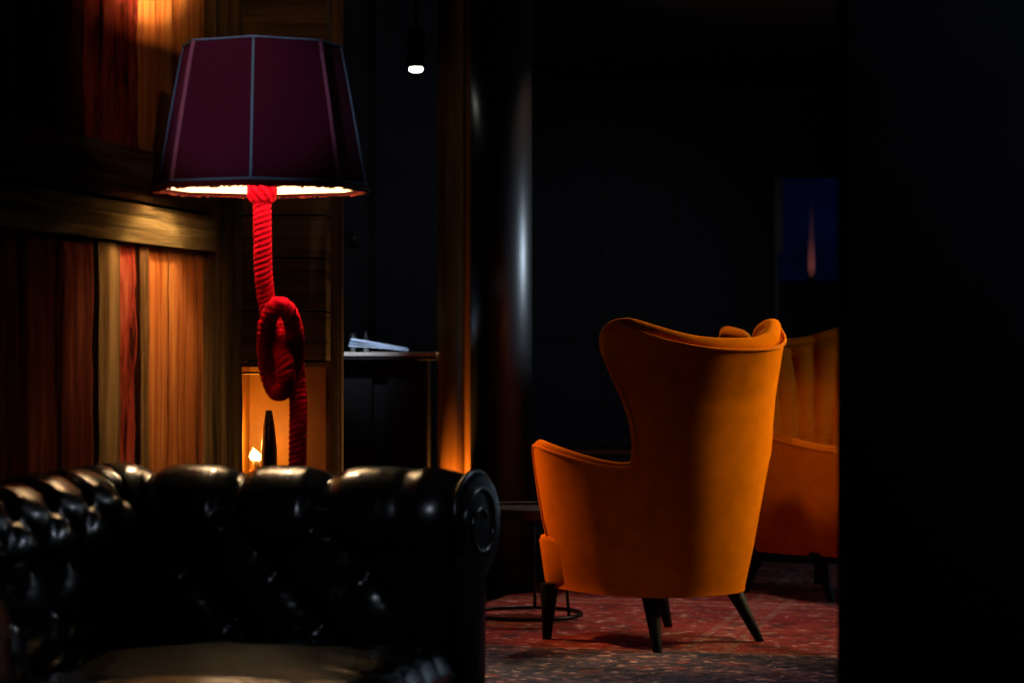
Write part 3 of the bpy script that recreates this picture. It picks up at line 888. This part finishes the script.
# ------------------------------------------------------------------ rug, side table, low cabinet, far window light
ra = -math.radians(14.2)
bm = bmesh.new()
nxx, nyy = 40, 80
box(bm, -1.0, 1.45, -2.6, 2.3, 0.0, 0.0115, .004)
for k in range(180):
    x = -.99+2.43*k/179
    box(bm, x-.003, x+.003, -2.66, -2.6, .001, .005)
    box(bm, x-.003, x+.003, 2.3, 2.36, .001, .005)
rug = link('rug', bm, M['rug'], None, False); rug.location = (0.78, 8.45, 0.0005); rug.rotation_euler = (0, 0, ra)
tag(rug, 'worn red and navy patterned oriental rug under the orange armchairs', 'rug')

tx, ty = .05, 8.65
tb = thing('side_table', 'low black round side table on a wire ring base beside the black column', 'table', (tx, ty, .012))
bm = bmesh.new(); lathe(bm, [(0, .355), (.198, .355), (.205, .36), (.205, .392), (.2, .397), (.193, .395), (.19, .386), (0, .386)], 64, caps=False); o = link('tabletop', bm, M['satin_black'], tb); sharp(o)
bm = bmesh.new(); tube(bm, [(.2*math.cos(2*PI*k/64), .2*math.sin(2*PI*k/64), .008) for k in range(64)], .007, 8, True); link('base_ring', bm, M['black_metal'], tb)
for a in (-40, 80, 200):
    c_, s_ = math.cos(math.radians(a)), math.sin(math.radians(a))
    bm = bmesh.new(); tube(bm, [(.2*c_, .2*s_, .008), (.16*c_, .16*s_, .358)], .006, 8); link('leg', bm, M['black_metal'], tb)

lc = thing('low_cabinet', 'low black cabinet against the back, glimpsed over the armchair arm', 'cabinet', (.45, 11.4, 0))
bm = bmesh.new(); box(bm, -.55, .55, -.22, .22, .06, .47, .006); link('cabinet_body', bm, M['black_wall'], lc, False)
for k in range(2):
    bm = bmesh.new(); box(bm, -.53+k*.54, -.01+k*.54, -.235, -.22, .09, .44, .004); d_ = link('door', bm, M['black_wall'], lc, False)
    bm = bmesh.new(); bmesh.ops.create_uvsphere(bm, u_segments=12, v_segments=8, radius=.012)
    for q in bm.verts: q.co += Vector((-.06+k*.12, -.247, .3))
    link('knob', bm, M['steel'], d_)
bm = bmesh.new(); box(bm, -.57, .57, -.25, .23, .47, .50, .004); link('cabinet_top', bm, M['gloss_black'], lc, False)
for x in (-.5, .5):
    for y in (-.17, .17):
        bm = bmesh.new(); lathe(bm, [(.014, .0005), (.02, .06)], 16, (x, y)); link('foot', bm, M['black_metal'], lc)

# blue lit glazed panel at the back with a slim glowing lamp before it
ax0, ax1 = at(783, 0, 14.9).x, at(836, 0, 14.9).x
az1, az0 = at(0, 178, 14.9).z, at(0, 281, 14.9).z
bm = bmesh.new(); box(bm, ax0-.02, ax1+.12, 14.93, 14.95, az0, az1)
m, nt, b = new_mat('blue_night_glass')
tc = N(nt, 'ShaderNodeTexCoord'); nz = N(nt, 'ShaderNodeTexNoise', Scale=2.2, Detail=2.0); nt.links.new(tc.outputs['Object'], nz.inputs['Vector'])
r = ramp(nt, [(0.3, (0.0002, 0.0005, 0.004)), (0.7, (0.0006, 0.0016, 0.010))]); nt.links.new(nz.outputs['Fac'], r.inputs[0])
nt.links.new(r.outputs[0], b.inputs['Emission Color']); b.inputs['Emission Strength'].default_value = 1.0
b.inputs['Base Color'].default_value = (0.002, 0.003, 0.008, 1); b.inputs['Roughness'].default_value = 0.3; b.inputs['IOR'].default_value = 1.05
w2 = struct('window_2', bm, m)
bm = bmesh.new()
zf = at(0, 252, 14.9).z
box(bm, ax0-.055, ax0, 14.90, 14.96, zf, az1, .006)
box(bm, ax0-.045, ax0-.03, 14.91, 14.96, at(0, 330, 14.9).z, zf, .002)
struct('window_frame', bm, M['grey_frame'], w2)
sl = at(812.5, 0, 14.8)
lt = thing('wall_lamp', 'slim glowing red wall lamp in front of the dark blue window', 'lamp', (sl.x, 14.85, at(0, 277, 14.85).z))
hh = at(0, 200, 14.85).z-at(0, 277, 14.85).z
bm = bmesh.new(); lathe(bm, [(0, 0), (.012, 0), (.022, .05), (.02, hh*.35), (.012, hh*.7), (.004, hh), (0, hh)], 20, caps=False)
m, nt, b = new_mat('ember_glass')
tc = N(nt, 'ShaderNodeTexCoord'); sp_ = N(nt, 'ShaderNodeSeparateXYZ'); nt.links.new(tc.outputs['Object'], sp_.inputs[0])
mr = N(nt, 'ShaderNodeMapRange'); mr.inputs['From Max'].default_value = hh; nt.links.new(sp_.outputs[2], mr.inputs[0])
r = ramp(nt, [(0.0, (0.03, 0.006, 0.005)), (0.15, (0.09, 0.023, 0.022)), (0.5, (0.020, 0.007, 0.013)), (1.0, (0.002, 0.001, 0.006))]); nt.links.new(mr.outputs[0], r.inputs[0])
nt.links.new(r.outputs[0], b.inputs['Emission Color']); b.inputs['Emission Strength'].default_value = 1.0; b.inputs['Base Color'].default_value = (.02, .005, .005, 1)
link('glow_tube', bm, m, lt)
bm = bmesh.new(); lathe(bm, [(0, -.03), (.02, -.03), (.024, 0), (0, .002)], 20, caps=False); box(bm, -.01, .01, 0, .075, -.025, -.012); link('bracket', bm, M['black_metal'], lt)

# ceiling downlight
PD = 9.6
cp = at(416, 67.5, PD)
dl = thing('pendant_light', 'small round white spotlight glowing high in the dark above the bar counter', 'light', (cp.x, PD, cp.z))
bm = bmesh.new(); lathe(bm, [(.028, .004), (.034, 0), (.036, .006), (.036, .15), (.03, .158), (0, .158)], 32, caps=False); link('housing', bm, M['black_metal'], dl)
bm = bmesh.new(); tube(bm, [(0, 0, .157), (0, 0, ZC-cp.z-.0005)], .006, 8); link('rod', bm, M['black_metal'], dl)
bm = bmesh.new(); lathe(bm, [(.020, .004), (.026, .000), (.0285, -.007), (.026, -.014), (.019, -.018), (0, -.020)], 32, caps=False); link('diffuser', bm, emit('white_diffuser', (1, .97, .9), 7.0), dl)

# ------------------------------------------------------------------ lights
def light(name, typ, loc, energy, col, size=0.05, target=None, spot=60, blend=.5):
    l = bpy.data.lights.new(name, typ); l.energy = energy; l.color = col
    if typ in ('POINT', 'SPOT'): l.shadow_soft_size = size
    if typ == 'SPOT': l.spot_size = math.radians(spot); l.spot_blend = blend
    o = bpy.data.objects.new(name, l); C.objects.link(o); o.location = loc
    if target is not None:
        o.rotation_euler = (Vector(target)-Vector(loc)).to_track_quat('-Z', 'Y').to_euler()
    return o
light('chair_key_spot', 'SPOT', (2.7, 8.55, 1.75), 430, (1.0, 0.67, 0.28), .45, (.72, 7.9, .72), 32, .5)
light('far_left_spot', 'SPOT', (-.78, 8.6, 1.25), 105, (1.0, 0.36, 0.13), .06, (.08, 8.0, .46), 30, .8)
light('rug_spot', 'SPOT', (.35, 9.7, 2.5), 115, (1.0, 0.66, 0.48), .05, (.55, 8.3, .3), 62, .7)
light('lampshade_fill', 'SPOT', (-1.08, 2.5, 2.0), 58, (0.95, 0.78, 0.95), .04, (lx, LD, 1.5), 9.5, .5)  # added fill on the lampshade, stands for no visible fixture
light('column_uplight', 'SPOT', (wcx+.032, 9.78, .30), 22, (1.0, 0.42, 0.08), .02, (wcx+.03, 9.885, 1.0), 120, .6)
light('niche_light', 'POINT', (cx+.0, RY+.13, .70), 1.5, (1.0, 0.50, 0.12), .02)
light('armchair_spot', 'SPOT', (.45, 5.6, 2.5), 190, (1.0, 0.60, 0.24), .08, (1.22, 9.25, .65), 11, .5)
light('column_fill', 'SPOT', (2.75, 9.35, 1.5), 260, (0.68, 0.84, 1.0), .30, (bcx, 9.08, 1.2), 27, .7)  # added to strengthen the black column's vertical highlight
light('recess_fill', 'SPOT', (-.62, 6.1, 2.5), 3.5, (1.0, 0.62, 0.35), .1, (-.62, 6.9, 1.2), 60, .8)  # added fill in place of ambient light on the recess boards
light('sofa_spot', 'SPOT', (.35, 2.3, 2.4), 30, (0.70, 0.80, 1.0), .07, (-.27, 4.7, .62), 15, .8)
light('side_spot', 'SPOT', (1.6, 5.7, 1.5), 110, (0.70, 0.80, 1.0), .30, (-.07, 4.6, .70), 8, .6)
light('wall_spot', 'SPOT', (.1, 3.4, 2.55), 18, (1.0, 0.58, 0.34), .03, (-.80, 5.25, 1.5), 16, .8)
light('near_rug_fill', 'SPOT', (.55, 5.7, 2.5), 26, (0.62, 0.74, 1.0), .06, (.42, 7.0, 0), 26, .7)  # added cool fill to make the near end of the rug bluer
light('bar_spot', 'SPOT', (-.85, 8.8, 2.2), 130, (0.7, 0.82, 1.0), .05, (-.64, 9.7, .95), 19, .8)
light('far_room_spot', 'SPOT', (.9, 11.2, 1.9), 7, (0.60, 0.74, 1.0), .2, (.55, 15, .95), 50, .9)
light('partition_spot', 'SPOT', (2.4, 1.0, 2.55), 85, (0.7, 0.78, 1.0), .1, (2.0, 3.4, 2.1), 70, .9)

w = bpy.data.worlds.new('World'); S.world = w; w.use_nodes = True
w.node_tree.nodes['Background'].inputs[0].default_value = (0.3, 0.4, 0.6, 1)
w.node_tree.nodes['Background'].inputs[1].default_value = 0.0

# ------------------------------------------------------------------ camera
cam = bpy.data.cameras.new('camera'); co = bpy.data.objects.new('camera', cam); C.objects.link(co)
co.location = (0, 0, 1.0); co.rotation_euler = (PI/2, 0, 0)
cam.sensor_width = 36.0; cam.lens = 36.0*2400/1024
cam.clip_start = .05; cam.clip_end = 60
cam.dof.use_dof = True; cam.dof.focus_distance = 6.6; cam.dof.aperture_fstop = 4.5
S.camera = co
S.view_settings.view_transform = 'Standard'; S.view_settings.look = 'None'
S.view_settings.exposure = 0; S.view_settings.gamma = 1; S.view_settings.use_curve_mapping = False
